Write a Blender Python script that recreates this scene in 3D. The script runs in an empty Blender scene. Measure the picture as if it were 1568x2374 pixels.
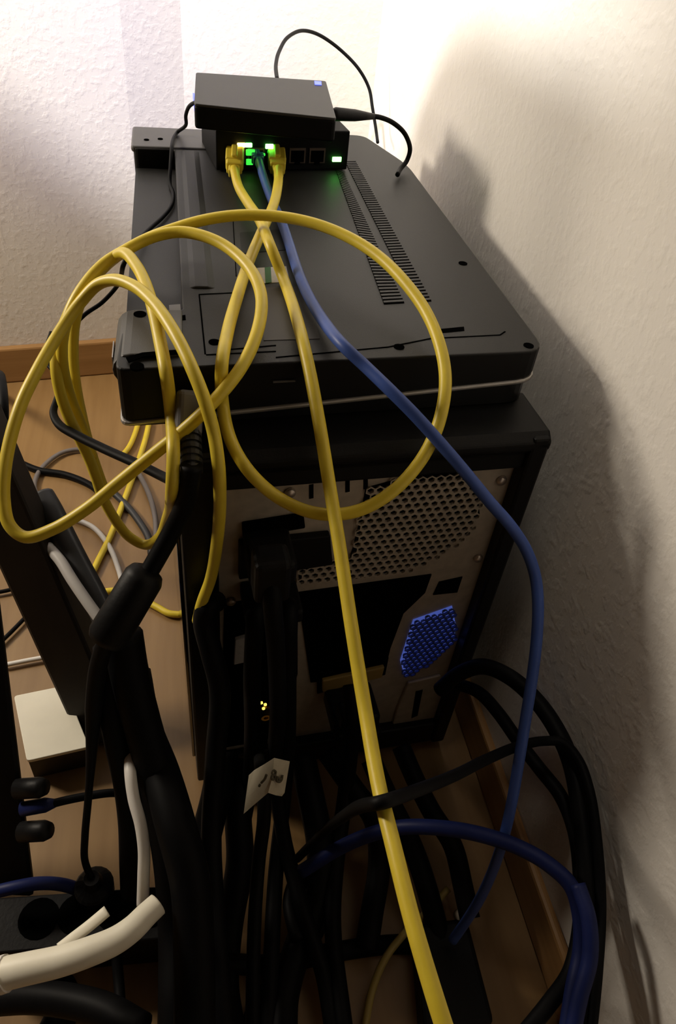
import bpy, bmesh, math, random
from mathutils import Vector, Matrix
random.seed(4)
SC = bpy.context.scene
COL = SC.collection

# ------------------------------------------------------------------ camera
FPX, CX, CY = 1714.0, 784.0, 1187.0
EYE = Vector((0, 0, 0.64))
def _unit(px, py): return Vector((px-CX, py-CY, FPX)).normalized()
_dn = _unit(545, 3060); _fw = _unit(371, -375); _fw = (_fw - _dn*_fw.dot(_dn)).normalized()
_up = -_dn; _rt = _fw.cross(_up)
ROT = Matrix((_rt, _fw, _up))                      # lens axes (right, down, ahead) -> room axes
def ray(px, py): return ROT @ Vector(((px-CX)/FPX, (py-CY)/FPX, 1.0))
XWALL, YBACK = 0.257, 1.055
def D(px, py, d):
    r = ray(px, py)
    if r.x*d > XWALL-0.010: d = (XWALL-0.010)/r.x
    if EYE.z + r.z*d < 0.004: d = (0.004-EYE.z)/r.z
    for k in range(60):                           # keep clear of the laptop and the tower
        p = EYE + r*d
        lapin = -0.046 < p.x < 0.228 and 0.3545+0.061*(p.x+0.0385) < p.y < 0.80 and EYE.z-0.268 < p.z < EYE.z-0.2234+0.0050
        towin = -0.015 < p.x < 0.230 and 0.318+0.0524*(p.x+0.008) < p.y < 0.74 and p.z < EYE.z-0.2560
        if not (lapin or towin): break
        d -= 0.002
    return EYE + r*d
def Z(px, py, z): r = ray(px, py); return EYE + r*((z-EYE.z)/r.z)
def Y(px, py, y): r = ray(px, py); return EYE + r*(y/r.y)
ZL = EYE.z - 0.2234                               # upper face of the upturned laptop
def G0(px, py, h=0.0052): return Z(px, py, h)       # a point on the floor
def A(px, py, h): return Z(px, py, ZL+h)

cam = bpy.data.objects.new('camera', bpy.data.cameras.new('camera')); COL.objects.link(cam)
cx_, cy_, cz_ = ROT @ Vector((1,0,0)), ROT @ Vector((0,-1,0)), ROT @ Vector((0,0,-1))
cam.matrix_world = Matrix(((cx_.x,cy_.x,cz_.x,EYE.x),(cx_.y,cy_.y,cz_.y,EYE.y),(cx_.z,cy_.z,cz_.z,EYE.z),(0,0,0,1)))
cam.data.sensor_fit = 'VERTICAL'; cam.data.sensor_height = 36.0
cam.data.lens = FPX/2374*36; cam.data.clip_start = 0.01
SC.camera = cam

# ------------------------------------------------------------------ light
SC.view_settings.view_transform = 'Standard'; SC.view_settings.look = 'None'
SC.view_settings.gamma = 1.0; SC.view_settings.use_curve_mapping = False
SC.view_settings.exposure = 0.0
W = bpy.data.worlds.new('world'); SC.world = W; W.use_nodes = True
W.node_tree.nodes['Background'].inputs[0].default_value = (1.0, 0.86, 0.70, 1)
W.node_tree.nodes['Background'].inputs[1].default_value = 0.004
def light(name, kind, loc, energy, color, size=0.1, aim=None, cone=60):
    l = bpy.data.lights.new(name, kind); l.energy = energy; l.color = color
    if kind == 'SPOT': l.spot_size = math.radians(cone); l.spot_blend = 0.7
    if kind == 'AREA': l.shape = 'DISK'; l.size = size
    else: l.shadow_soft_size = size
    o = bpy.data.objects.new(name, l); COL.objects.link(o); o.location = loc
    if aim is not None: o.rotation_euler = (Vector(aim)-Vector(loc)).to_track_quat('-Z', 'Y').to_euler()
    return o
light('lamp_over_desk', 'SPOT', (-0.50, 0.40, EYE.z+1.0), 150, (1.0, 0.965, 0.92), 0.065, (-0.03, 0.97, EYE.z-0.08), 63)
light('right_wall_fill', 'SPOT', (-0.25, 0.35, 2.36), 34.0, (1.0, 0.90, 0.76), 0.22, (0.257, 0.28, 0.30), 28)  # added fill that brightens the right wall, no fixture there
light('side_fill', 'AREA', (-0.74, 0.78, 0.72), 9.5, (1.0, 0.88, 0.72), 0.22, (0.2, 0.25, 0.25))  # added soft fill from the left for floor, cables and walls

# ------------------------------------------------------------------ materials
def nt(name):
    m = bpy.data.materials.new(name); m.use_nodes = True
    return m, m.node_tree, m.node_tree.nodes['Principled BSDF']
def mat(name, c, rough=0.5, metal=0.0, bump=0.0, bscale=300, spec=0.5, var=0.0, emit=None, es=0.0, ior=None, trans=0.0):
    m, t, b = nt(name)
    b.inputs['Base Color'].default_value = (*c, 1); b.inputs['Roughness'].default_value = rough
    b.inputs['Metallic'].default_value = metal; b.inputs['Specular IOR Level'].default_value = spec
    if ior: b.inputs['IOR'].default_value = ior
    if trans: b.inputs['Transmission Weight'].default_value = trans
    if emit: b.inputs['Emission Color'].default_value = (*emit, 1); b.inputs['Emission Strength'].default_value = es
    if bump or var:
        tc = t.nodes.new('ShaderNodeTexCoord'); n = t.nodes.new('ShaderNodeTexNoise')
        n.inputs['Scale'].default_value = bscale; n.inputs['Detail'].default_value = 3
        t.links.new(tc.outputs['Object'], n.inputs['Vector'])
        if bump:
            bp = t.nodes.new('ShaderNodeBump'); bp.inputs['Strength'].default_value = bump; bp.inputs['Distance'].default_value = 0.001
            t.links.new(n.outputs['Fac'], bp.inputs['Height']); t.links.new(bp.outputs[0], b.inputs['Normal'])
        if var:
            r = t.nodes.new('ShaderNodeValToRGB')
            r.color_ramp.elements[0].position = 0.3; r.color_ramp.elements[1].position = 0.7
            r.color_ramp.elements[0].color = (*[x*(1-var) for x in c], 1); r.color_ramp.elements[1].color = (*[min(1, x*(1+var)) for x in c], 1)
            t.links.new(n.outputs['Fac'], r.inputs['Fac']); t.links.new(r.outputs[0], b.inputs['Base Color'])
    return m
def plaster(name, c):
    m, t, b = nt(name)
    b.inputs['Roughness'].default_value = 0.75
    tc = t.nodes.new('ShaderNodeTexCoord')
    n1 = t.nodes.new('ShaderNodeTexNoise'); n1.inputs['Scale'].default_value = 130; n1.inputs['Detail'].default_value = 3; n1.inputs['Roughness'].default_value = 0.5
    n2 = t.nodes.new('ShaderNodeTexNoise'); n2.inputs['Scale'].default_value = 420; n2.inputs['Detail'].default_value = 2
    r = t.nodes.new('ShaderNodeValToRGB'); r.color_ramp.elements[0].position = 0.46; r.color_ramp.elements[1].position = 0.78
    mx = t.nodes.new('ShaderNodeMath'); mx.operation = 'MULTIPLY_ADD'; mx.inputs[1].default_value = 0.25
    bp = t.nodes.new('ShaderNodeBump'); bp.inputs['Strength'].default_value = 0.35; bp.inputs['Distance'].default_value = 0.0009
    for n in (n1, n2): t.links.new(tc.outputs['Object'], n.inputs['Vector'])
    t.links.new(n1.outputs['Fac'], r.inputs['Fac']); t.links.new(n2.outputs['Fac'], mx.inputs[0]); t.links.new(r.outputs[0], mx.inputs[2])
    t.links.new(mx.outputs[0], bp.inputs['Height']); t.links.new(bp.outputs[0], b.inputs['Normal'])
    n3 = t.nodes.new('ShaderNodeTexNoise'); n3.inputs['Scale'].default_value = 9; n3.inputs['Detail'].default_value = 4
    r3 = t.nodes.new('ShaderNodeValToRGB'); r3.color_ramp.elements[0].color = (*[x*0.95 for x in c], 1); r3.color_ramp.elements[1].color = (*c, 1)
    t.links.new(tc.outputs['Object'], n3.inputs['Vector']); t.links.new(n3.outputs['Fac'], r3.inputs['Fac']); t.links.new(r3.outputs[0], b.inputs['Base Color'])
    return m
def wood(name, c1, c2, rough=0.45, stretch=(3, 40, 40), rot=0.0):
    m, t, b = nt(name); b.inputs['Roughness'].default_value = rough
    tc = t.nodes.new('ShaderNodeTexCoord'); mp = t.nodes.new('ShaderNodeMapping')
    mp.inputs['Scale'].default_value = stretch; mp.inputs['Rotation'].default_value = (0, 0, rot)
    n = t.nodes.new('ShaderNodeTexNoise'); n.inputs['Scale'].default_value = 2.2; n.inputs['Detail'].default_value = 5
    r = t.nodes.new('ShaderNodeValToRGB'); r.color_ramp.elements[0].position = 0.3; r.color_ramp.elements[1].position = 0.72
    r.color_ramp.elements[0].color = (*c1, 1); r.color_ramp.elements[1].color = (*c2, 1)
    t.links.new(tc.outputs['Object'], mp.inputs['Vector']); t.links.new(mp.outputs[0], n.inputs['Vector'])
    t.links.new(n.outputs['Fac'], r.inputs['Fac']); t.links.new(r.outputs[0], b.inputs['Base Color'])
    return m
M = dict(
    wall=plaster('off_white_plaster', (0.80, 0.765, 0.71)),
    floor=wood('laminate_floor', (0.235, 0.133, 0.048), (0.295, 0.176, 0.068), 0.42, (40, 3, 3)),
    base=wood('baseboard_wood', (0.30, 0.16, 0.055), (0.38, 0.21, 0.08), 0.4, (3, 3, 60)),
    desk=wood('desk_wood', (0.12, 0.07, 0.04), (0.17, 0.10, 0.055), 0.5),
    leg=wood('dark_leg_wood', (0.014, 0.009, 0.006), (0.024, 0.016, 0.010), 0.55, (40, 40, 4)),
    yellow=mat('yellow_cable_jacket', (0.74, 0.57, 0.042), 0.42, var=0.06, bscale=60),
    yellowplug=mat('yellow_plug_boot', (0.78, 0.62, 0.06), 0.4),
    blue=mat('blue_cable_jacket', (0.05, 0.10, 0.36), 0.45, spec=0.35, var=0.1, bscale=60),
    navy=mat('dark_blue_cable_jacket', (0.009, 0.016, 0.085), 0.5, spec=0.22, var=0.1, bscale=60),
    black=mat('black_cable_jacket', (0.004, 0.004, 0.0045), 0.55, var=0.2, bscale=60, spec=0.10),
    blackplug=mat('black_plug_plastic', (0.005, 0.005, 0.0055), 0.5, bump=0.15, spec=0.2),
    grey=mat('grey_cable_jacket', (0.16, 0.14, 0.135), 0.5),
    palegrey=mat('pale_grey_cable_jacket', (0.50, 0.48, 0.46), 0.5),
    sleeve=mat('dark_grey_sleeve', (0.020, 0.022, 0.026), 0.5),
    greyplug=mat('grey_plug_plastic', (0.14, 0.135, 0.14), 0.45),
    cream=mat('cream_plastic', (0.86, 0.82, 0.68), 0.5, var=0.04, bscale=40),
    white=mat('white_plastic', (0.80, 0.77, 0.72), 0.45),
    tan=mat('tan_cable_jacket', (0.36, 0.27, 0.07), 0.5),
    lap=mat('laptop_plastic', (0.016, 0.0157, 0.0150), 0.5, spec=0.30, bump=0.12, bscale=1500, var=0.08),
    lap2=mat('laptop_hinge_plastic', (0.080, 0.078, 0.076), 0.45, spec=0.4, bump=0.1, bscale=1500),
    lapdark=mat('laptop_dark_plastic', (0.006, 0.006, 0.006), 0.5, spec=0.2),
    lid=mat('laptop_lid_black', (0.008, 0.008, 0.008), 0.3),
    silver=mat('laptop_silver_rim', (0.42, 0.40, 0.38), 0.35, metal=0.6),
    hole=mat('dark_recess', (0.002, 0.002, 0.002), 0.9, spec=0.0),
    sticker=mat('white_sticker', (0.62, 0.60, 0.58), 0.6, var=0.08, bscale=200),
    green=mat('green_print', (0.02, 0.14, 0.03), 0.6),
    label=mat('brown_patch_colour', (0.034, 0.029, 0.025), 0.55),
    modem=mat('modem_grey_plastic', (0.034, 0.033, 0.032), 0.5, spec=0.36, bump=0.08, bscale=1500),
    modemside=mat('modem_black_plastic', (0.003, 0.003, 0.003), 0.6, spec=0.15),
    switch=mat('switch_black_metal', (0.003, 0.003, 0.003), 0.55, spec=0.12),
    portmetal=mat('port_shield', (0.12, 0.09, 0.07), 0.4, metal=0.7),
    ledgreen=mat('green_led', (0.1, 1, 0.1), 0.4, emit=(0.15, 1.0, 0.12), es=9),
    leddim=mat('dim_green_led', (0.1, 1, 0.1), 0.4, emit=(0.06, 1.0, 0.08), es=0.9),
    ledamber=mat('amber_led', (1, 0.8, 0.3), 0.4, emit=(1.0, 0.75, 0.16), es=9),
    glint=mat('amber_glint_glow', (1, 0.8, 0.2), 0.4, emit=(1.0, 0.72, 0.12), es=1.6),  # glow for the painted glints on the gold connector
    ledblue=mat('blue_led', (0.1, 0.15, 1), 0.4, emit=(0.12, 0.16, 1.0), es=1.6),
    case=mat('tower_black_plastic', (0.004, 0.004, 0.004), 0.45, spec=0.22, bump=0.1, bscale=900),
    side=mat('tower_gloss_panel', (0.006, 0.006, 0.006), 0.06, ior=2.6),
    metal=mat('tower_zinc_plate', (0.50, 0.44, 0.36), 0.5, metal=0.3, var=0.12, bscale=120),
    screw=mat('screw_steel', (0.60, 0.52, 0.46), 0.35, metal=0.8),
    gold=mat('gold_connector', (0.85, 0.60, 0.12), 0.25, metal=1.0),
    brass=mat('port_yellow', (0.35, 0.24, 0.07), 0.5),
    bluefan=mat('blue_lit_fan', (0.05, 0.1, 0.5), 0.4, emit=(0.075, 0.115, 0.46), es=0.62),
    bluemesh=mat('glow_tinted_fan_mesh', (0.06, 0.09, 0.26), 0.5),  # blue glow of the fan put into the mesh colour
    paper=mat('paper_tag', (0.66, 0.60, 0.45), 0.7, var=0.06, bscale=120),
    ink=mat('ink', (0.10, 0.085, 0.05), 0.7),
)

# ------------------------------------------------------------------ helpers
def tag(o, label=None, cat=None, group=None, kind=None):
    if label: o['label'] = label
    if cat: o['category'] = cat
    if group: o['group'] = group
    if kind: o['kind'] = kind
    return o
def empty(name, loc, label, cat, group=None):
    o = bpy.data.objects.new(name, None); COL.objects.link(o); o.location = loc
    o.empty_display_size = 0.02
    return tag(o, label, cat, group)
def obj(name, bm, m, parent=None, smooth=False, bevel=0.0, seg=2, label=None):
    bmesh.ops.recalc_face_normals(bm, faces=bm.faces)
    me = bpy.data.meshes.new(name); bm.to_mesh(me); bm.free()
    for mm in (m if isinstance(m, (list, tuple)) else [m]): me.materials.append(M[mm])
    o = bpy.data.objects.new(name, me); COL.objects.link(o)
    if smooth: me.polygons.foreach_set('use_smooth', [True]*len(me.polygons))
    if bevel:
        b = o.modifiers.new('bevel', 'BEVEL'); b.width = bevel; b.segments = seg; b.limit_method = 'ANGLE'; b.angle_limit = math.radians(40)
    if parent:
        o.parent = parent
        pl = Vector(parent.location) if parent.type == 'EMPTY' else Vector((0, 0, 0))
        o.matrix_parent_inverse = Matrix.Translation(-pl)
    if label: o['label'] = label
    return o
def box(bm, c, sx, sy, sz, ax=None, mi=0):
    """box centred at c; ax = three unit axes"""
    ax = ax or (Vector((1,0,0)), Vector((0,1,0)), Vector((0,0,1)))
    v = [bm.verts.new(Vector(c)+ax[0]*(i*sx/2)+ax[1]*(j*sy/2)+ax[2]*(k*sz/2)) for i in (-1,1) for j in (-1,1) for k in (-1,1)]
    for f in ((0,1,3,2),(4,6,7,5),(0,4,5,1),(2,3,7,6),(0,2,6,4),(1,5,7,3)):
        bm.faces.new([v[i] for i in f]).material_index = mi
    return bm
def prism(bm, pts, off, mi=0):
    """closed outline pts swept by vector off"""
    off = Vector(off); a = [bm.verts.new(Vector(p)) for p in pts]; b = [bm.verts.new(Vector(p)+off) for p in pts]
    n = len(pts)
    fs = [bm.faces.new(a), bm.faces.new(b[::-1])]
    for i in range(n): fs.append(bm.faces.new((a[i], b[i], b[(i+1)%n], a[(i+1)%n])))
    for f in fs: f.material_index = mi
    return bm
def spline(pts, sub=8):
    P = [Vector(p) for p in pts]
    if len(P) == 2: return [P[0].lerp(P[1], k/sub) for k in range(sub+1)]
    out = []
    for i in range(len(P)-1):
        p0 = P[i-1] if i else P[0]*2-P[1]; p1, p2 = P[i], P[i+1]; p3 = P[i+2] if i+2 < len(P) else P[-1]*2-P[-2]
        t0 = 0; t1 = t0+max(1e-5, (p1-p0).length**0.5); t2 = t1+max(1e-5, (p2-p1).length**0.5); t3 = t2+max(1e-5, (p3-p2).length**0.5)
        for k in range(sub):
            t = t1+(t2-t1)*k/sub
            a1 = p0*((t1-t)/(t1-t0))+p1*((t-t0)/(t1-t0)); a2 = p1*((t2-t)/(t2-t1))+p2*((t-t1)/(t2-t1)); a3 = p2*((t3-t)/(t3-t2))+p3*((t-t2)/(t3-t2))
            b1 = a1*((t2-t)/(t2-t0))+a2*((t-t0)/(t2-t0)); b2 = a2*((t3-t)/(t3-t1))+a3*((t-t1)/(t3-t1))
            out.append(b1*((t2-t)/(t2-t1))+b2*((t-t1)/(t2-t1)))
    out.append(P[-1]); return out
def tube(bm, path, r, seg=14, cap=True, flat=1.0):
    """r: number or function of 0..1"""
    n = len(path); rings = []; prev = None
    for i, p in enumerate(path):
        t = (path[min(i+1, n-1)]-path[max(i-1, 0)]).normalized()
        if prev is None:
            s = t.cross(Vector((0.3, 0.2, 1))).normalized()
        else: s = (prev-t*prev.dot(t)).normalized()
        prev = s; u = t.cross(s)
        rr = r(i/(n-1)) if callable(r) else r
        rings.append([bm.verts.new(p+s*(math.cos(2*math.pi*k/seg)*rr)+u*(math.sin(2*math.pi*k/seg)*rr*flat)) for k in range(seg)])
    for a, b in zip(rings, rings[1:]):
        for k in range(seg): bm.faces.new((a[k], a[(k+1)%seg], b[(k+1)%seg], b[k]))
    if cap: bm.faces.new(rings[0][::-1]); bm.faces.new(rings[-1])
    return bm
def cable(name, pts, r, m, label, cat='cable', group=None, sub=8, parent=None, seg=14, flat=1.0):
    o = obj(name, tube(bmesh.new(), spline(pts, sub), r, seg, True, flat), m, parent, True)
    if not parent: tag(o, label, cat, group)
    elif label: o['label'] = label
    return o
def lathe(bm, c, axis, prof, seg=20):
    axis = Vector(axis).normalized(); s = axis.cross(Vector((0.31, 0.22, 0.9))).normalized(); u = axis.cross(s); rings = []
    for h, r in prof:
        rings.append([bm.verts.new(Vector(c)+axis*h+(s*math.cos(2*math.pi*k/seg)+u*math.sin(2*math.pi*k/seg))*max(r, 1e-5)) for k in range(seg)])
    for a, b in zip(rings, rings[1:]):
        for k in range(seg): bm.faces.new((a[k], a[(k+1)%seg], b[(k+1)%seg], b[k]))
    bm.faces.new(rings[0][::-1]); bm.faces.new(rings[-1])
    return bm
def axes(d, upv=(0,0,1)):
    d = Vector(d).normalized(); s = d.cross(Vector(upv)).normalized(); return (s, d, s.cross(d))
def rounded(pts, rad, n=5):
    """round the corners of a planar outline; rad: one per corner"""
    out = []; N = len(pts)
    for i, p in enumerate(pts):
        p = Vector(p); a = Vector(pts[i-1]); b = Vector(pts[(i+1)%N]); r = rad[i]
        if r <= 0: out.append(p); continue
        pa = p+(a-p).normalized()*r; pb = p+(b-p).normalized()*r
        for k in range(n+1):
            t = k/n; out.append(pa*(1-t)**2+p*(2*t*(1-t))+pb*t**2)
    return out

# ------------------------------------------------------------------ room
def slab(name, pts, off, m, **k):
    o = obj(name, prism(bmesh.new(), pts, off), m); o['kind'] = 'structure'; return o
HT = 2.4
L0 = Vector((-2.2, 0.735, 0)); L1 = Vector((-0.0545, 1.0357, 0)); C1 = Vector((0.0136, YBACK, 0))
slab('floor', [(-2.2,-2.0,0),(XWALL+0.1,-2.0,0),(XWALL+0.1,1.2,0),(-2.2,1.2,0)], (0,0,-0.05), 'floor')
slab('wall_left', [L0, L1, L1+Vector((0,0.2,0)), L0+Vector((0,0.5,0))], (0,0,HT), 'wall')
slab('wall_corner', [L1, C1, C1+Vector((0,0.18,0)), L1+Vector((0,0.2,0))], (0,0,HT), 'wall')
slab('wall_back', [C1, (XWALL,YBACK,0), (XWALL,YBACK+0.18,0), C1+Vector((0,0.18,0))], (0,0,HT), 'wall')
slab('wall_right', [(XWALL,-2.0,0),(XWALL+0.1,-2.0,0),(XWALL+0.1,1.2,0),(XWALL,1.2,0)], (0,0,HT), 'wall')
slab('ceiling', [(-2.2,-2.0,HT),(XWALL+0.1,-2.0,HT),(XWALL+0.1,1.2,HT),(-2.2,1.2,HT)], (0,0,0.08), 'wall')
nrm = Vector((L1.y-L0.y, -(L1.x-L0.x), 0)).normalized()
bb = obj('baseboard_left', prism(bmesh.new(), [L0, L1, L1+nrm*0.012, L0+nrm*0.012], (0,0,0.056)), 'base', bevel=0.003); bb['kind'] = 'structure'
bb = obj('baseboard_right', prism(bmesh.new(), [(XWALL,-2,0),(XWALL,YBACK,0),(XWALL-0.008,YBACK,0),(XWALL-0.008,-2,0)], (0,0,0.05)), 'base', bevel=0.003); bb['kind'] = 'structure'

# ------------------------------------------------------------------ desk (its board is above the frame, one leg shows at the left)
zb = EYE.z+0.12
F = Z(254, 1705, 0.0); G = D(-24, 1075, 0.60)
dirv = (G-F).normalized()
desk = empty('desk', (F.x, F.y, 0), 'dark wooden desk, only its slanting brown leg showing at the left', 'desk')
zb = EYE.z+0.12
brd = [(-0.64,0.895),(-0.28,0.811),(-0.213,0.778),(0.0,0.722),(0.055,0.708),(0.078,0.680),(0.088,0.630),(0.090,0.555),(0.097,0.368),(0.10,-0.75),(-0.64,-0.75)]
obj('desk_top', prism(bmesh.new(), [(x, y, zb) for x, y in brd], (0,0,0.025)), 'desk', desk, bevel=0.003)
top = F+dirv*((zb-F.z)/dirv.z)
def beam(a, b, w, t):
    d = (b-a).normalized(); s = Vector((0.98, -0.17, 0.1)); s = (s-d*s.dot(d)).normalized(); u = d.cross(s)
    return prism(bmesh.new(), [a+s*w/2+u*t/2, a-s*w/2+u*t/2, a-s*w/2-u*t/2, a+s*w/2-u*t/2], b-a)
obj('leg', beam(F+dirv*0.002, top, 0.044, 0.03), 'leg', desk, bevel=0.003)
for x, y in ((-0.58,-0.70),(0.05,-0.70),(-0.58,0.72)):
    obj('leg', beam(Vector((x,y,0)), Vector((x,y,zb)), 0.044, 0.03), 'leg', desk, bevel=0.003)

# ------------------------------------------------------------------ pc tower
ZT = EYE.z-0.2640
ANG = math.radians(3.0); U = Vector((math.cos(ANG), math.sin(ANG), 0)); V = Vector((-U.y, U.x, 0)); UP = Vector((0,0,1))
TL = Vector((-0.0085, 0.3285, ZT)); WID = 0.2325
DEP = 0.40
tower = empty('pc_tower', (TL.x, TL.y, 0), 'black computer tower standing on the floor with its back and ports facing out', 'computer')
def T(u, v, z): return Vector((TL.x, TL.y, 0))+U*u+V*v+UP*z
def onrear(px, py, v=0.012):
    """(u, z) of a point of the back plate"""
    r = ray(px, py); p0 = T(0, v, 0); t = (p0-EYE).dot(V)/r.dot(V); p = EYE+r*t
    return ((p-T(0,0,0)).dot(U), p.z)
def R_(px, py, v=0.012): u, z = onrear(px, py, v); return T(u, v, z)
ax = (U, V, UP)
zb0 = 0.012
uL = onrear(500, 1150)[0]; uR = WID-0.0125; zTop = onrear(860, 1100)[1]; zBot = onrear(560, 1727)[1]
b = bmesh.new()
box(b, T(WID/2, 0.02+(DEP-0.02)/2, (zb0+ZT)/2), WID-0.006, DEP-0.02, ZT-zb0-0.004, ax)
obj('case_body', b, 'case', tower, bevel=0.003)
b = bmesh.new()                                                                    # plastic frame round the plate
box(b, T(uL/2, 0.0125, (zb0+ZT-0.002)/2), uL, 0.025, ZT-0.002-zb0, ax)
obj('rear_edge', b, 'case', tower, bevel=0.002)
b = bmesh.new(); box(b, T((uR+WID)/2, 0.0125, (zb0+ZT-0.002)/2), WID-uR, 0.025, ZT-0.002-zb0, ax)
obj('rear_edge', b, 'case', tower, bevel=0.002)
b = bmesh.new(); box(b, T((uL+uR)/2, 0.0135, (zb0+zBot)/2), uR-uL, 0.023, zBot-zb0, ax)
obj('rear_sill', b, 'case', tower, bevel=0.002)
b = bmesh.new()                                                                    # top cap with a rounded lip
prof = [(0.0, ZT-0.005), (0.0, ZT-0.011), (0.004, ZT-0.015), (0.004, zTop+0.002), (0.05, zTop+0.002), (0.05, ZT), (0.006, ZT)]
prism(b, [T(-0.001, v, z) for v, z in prof], U*(WID+0.002))
obj('top_cap', b, 'case', tower, bevel=0.002, seg=3)
b = bmesh.new(); box(b, T(-0.0012, 0.012+DEP/2, (zb0+ZT)/2), 0.003, DEP-0.02, ZT-zb0-0.01, ax)
obj('side_panel', b, 'side', tower, bevel=0.001, label='glossy black side panel')
for u in (0.03, WID-0.03):
    for v in (0.04, DEP-0.05):
        obj('foot', lathe(bmesh.new(), T(u, v, 0), UP, [(0,0.012),(0.004,0.014),(zb0+0.002,0.014)]), 'case', tower, True)
def plate(name, px, m, v0=0.012, th=0.0015, parent=None, bevel=0.0):
    """panel standing proud of the back plate, outline given on the plate"""
    return obj(name, prism(bmesh.new(), [R_(x, y) + V*(v0-0.012) for x, y in px], V*(-th)), m, parent or rear, bevel=bevel)
b = bmesh.new(); box(b, T((uL+uR)/2, 0.0165, (zBot+zTop)/2), uR-uL, 0.009, zTop-zBot, ax)
rear = obj('rear_plate', b, 'metal', tower)
def inside(p, poly):
    c = False
    for i in range(len(poly)):
        a, q = poly[i-1], poly[i]
        if (a[1] > p[1]) != (q[1] > p[1]) and p[0] < (q[0]-a[0])*(p[1]-a[1])/(q[1]-a[1])+a[0]: c = not c
    return c
def honeycomb(name, poly, pitch, wallw, m, v, parent):
    """sheet of open hexagons, each a ring with depth"""
    pl = [onrear(x, y) for x, y in poly]; b = bmesh.new()
    u0, u1 = min(p[0] for p in pl), max(p[0] for p in pl); z0, z1 = min(p[1] for p in pl), max(p[1] for p in pl)
    R = pitch/math.sqrt(3); ri = R-wallw/math.sqrt(3)*1.15; row = 0; z = z0
    while z <= z1:
        u = u0+(pitch/2 if row % 2 else 0)
        while u <= u1:
            if inside((u, z), pl):
                o1, i1, i2 = [], [], []
                for k in range(6):
                    a = math.radians(60*k+30); c, s = math.cos(a), math.sin(a)
                    o1.append(b.verts.new(T(u+c*R, v, z+s*R))); i1.append(b.verts.new(T(u+c*ri, v, z+s*ri))); i2.append(b.verts.new(T(u+c*ri, v+0.0022, z+s*ri)))
                for k in range(6):
                    j = (k+1) % 6
                    b.faces.new((o1[k], o1[j], i1[j], i1[k])); b.faces.new((i1[k], i1[j], i2[j], i2[k]))
            u += pitch
        z += R*1.5; row += 1
    return obj(name, b, m, parent)
psu = [(848,1130),(930,1108),(1000,1092),(1050,1090),(1088,1112),(1108,1150),(1112,1190),(1088,1230),(1040,1272),(985,1305),(930,1325),(830,1340),(695,1352),(690,1308),(812,1292),(832,1215)]
gr = plate('power_supply_grille', psu, 'hole', th=0.0006)
honeycomb('mesh', psu, 0.0062, 0.0017, 'metal', 0.0090, gr)
plate('power_switch', [(560,1208),(702,1186),(706,1216),(562,1240)], 'hole', th=0.004, bevel=0.001)
plate('power_socket', [(552,1248),(762,1228),(768,1296),(552,1330)], 'blackplug', th=0.006, bevel=0.001)
plate('port_panel', [(690,1372),(1000,1330),(985,1372),(935,1420),(905,1500),(890,1560),(720,1580)], 'hole', th=0.0012)
fr = plate('card_slot', [(735,1556),(900,1520),(892,1560),(735,1604)], 'hole', th=0.002)
plate('connector', [(745,1566),(888,1534),(882,1558),(745,1592)], 'brass', v0=0.010, th=0.004, parent=fr, bevel=0.001)
plate('vent_window', [(1018,1348),(1072,1336),(1060,1372),(1004,1378)], 'hole', th=0.0008)
fan = [(958,1436),(1048,1404),(1056,1446),(1052,1488),(1012,1518),(985,1540),(938,1566),(928,1530)]
fb = plate('case_fan', fan, 'bluefan', th=0.0008)
fb['label'] = 'fan glowing blue behind its mesh'
honeycomb('fan_mesh', fan, 0.0054, 0.0012, 'bluemesh', 0.0086, fb)
sl = plate('blank_plate', [(945,1578),(1020,1560),(1032,1600),(990,1690),(900,1708),(918,1640)], 'metal', th=0.003, bevel=0.001)
plate('slot', [(962,1596),(978,1592),(966,1652),(952,1658)], 'hole', v0=0.009, th=0.0004, parent=sl)
plate('motherboard_panel', [(520,1400),(560,1392),(690,1380),(690,1560),(650,1716),(512,1742)], 'hole', th=0.0008)
plate('white_port', [(544,1474),(572,1466),(568,1524),(541,1530)], 'sticker', v0=0.0112, th=0.004, bevel=0.0006)
gd = R_(612, 1636, 0.011)
obj('antenna_connector', lathe(bmesh.new(), gd, -V, [(0,0.0055),(0.004,0.0055),(0.004,0.004),(0.012,0.004),(0.012,0.002),(0.009,0.002)]), 'gold', rear, False, label='gold threaded connector')
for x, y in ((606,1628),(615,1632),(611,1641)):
    obj('connector_glint', lathe(bmesh.new(), R_(x, y, -0.0015), -V, [(0,0.0013),(0.0012,0.0013)], 8), 'glint', rear, label='tiny glowing dot for a glint on the gold connector')  # glowing dots stand in for highlights on the gold connector
for x, y in ((884,1090),(1162,1112),(535,1392),(1108,1292),(672,1140)):
    obj('screw', lathe(bmesh.new(), R_(x, y, 0.012), -V, [(0,0.0036),(0.002,0.0036),(0.003,0.0026),(0.0032,0.0)]), 'screw', rear, True)
for x, y in ((722,1140),(806,1125),(848,1118)):
    plate('slit', [(x-5,y-16),(x+5,y-18),(x+5,y+14),(x-5,y+16)], 'hole', th=0.0004)
plate('lower_strip', [(512,1742),(595,1726),(598,1718),(512,1733)], 'metal', v0=0.0112, th=0.002)
plate('lower_strip', [(618,1722),(642,1716),(643,1700),(620,1712)], 'metal', v0=0.0112, th=0.002)

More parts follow.
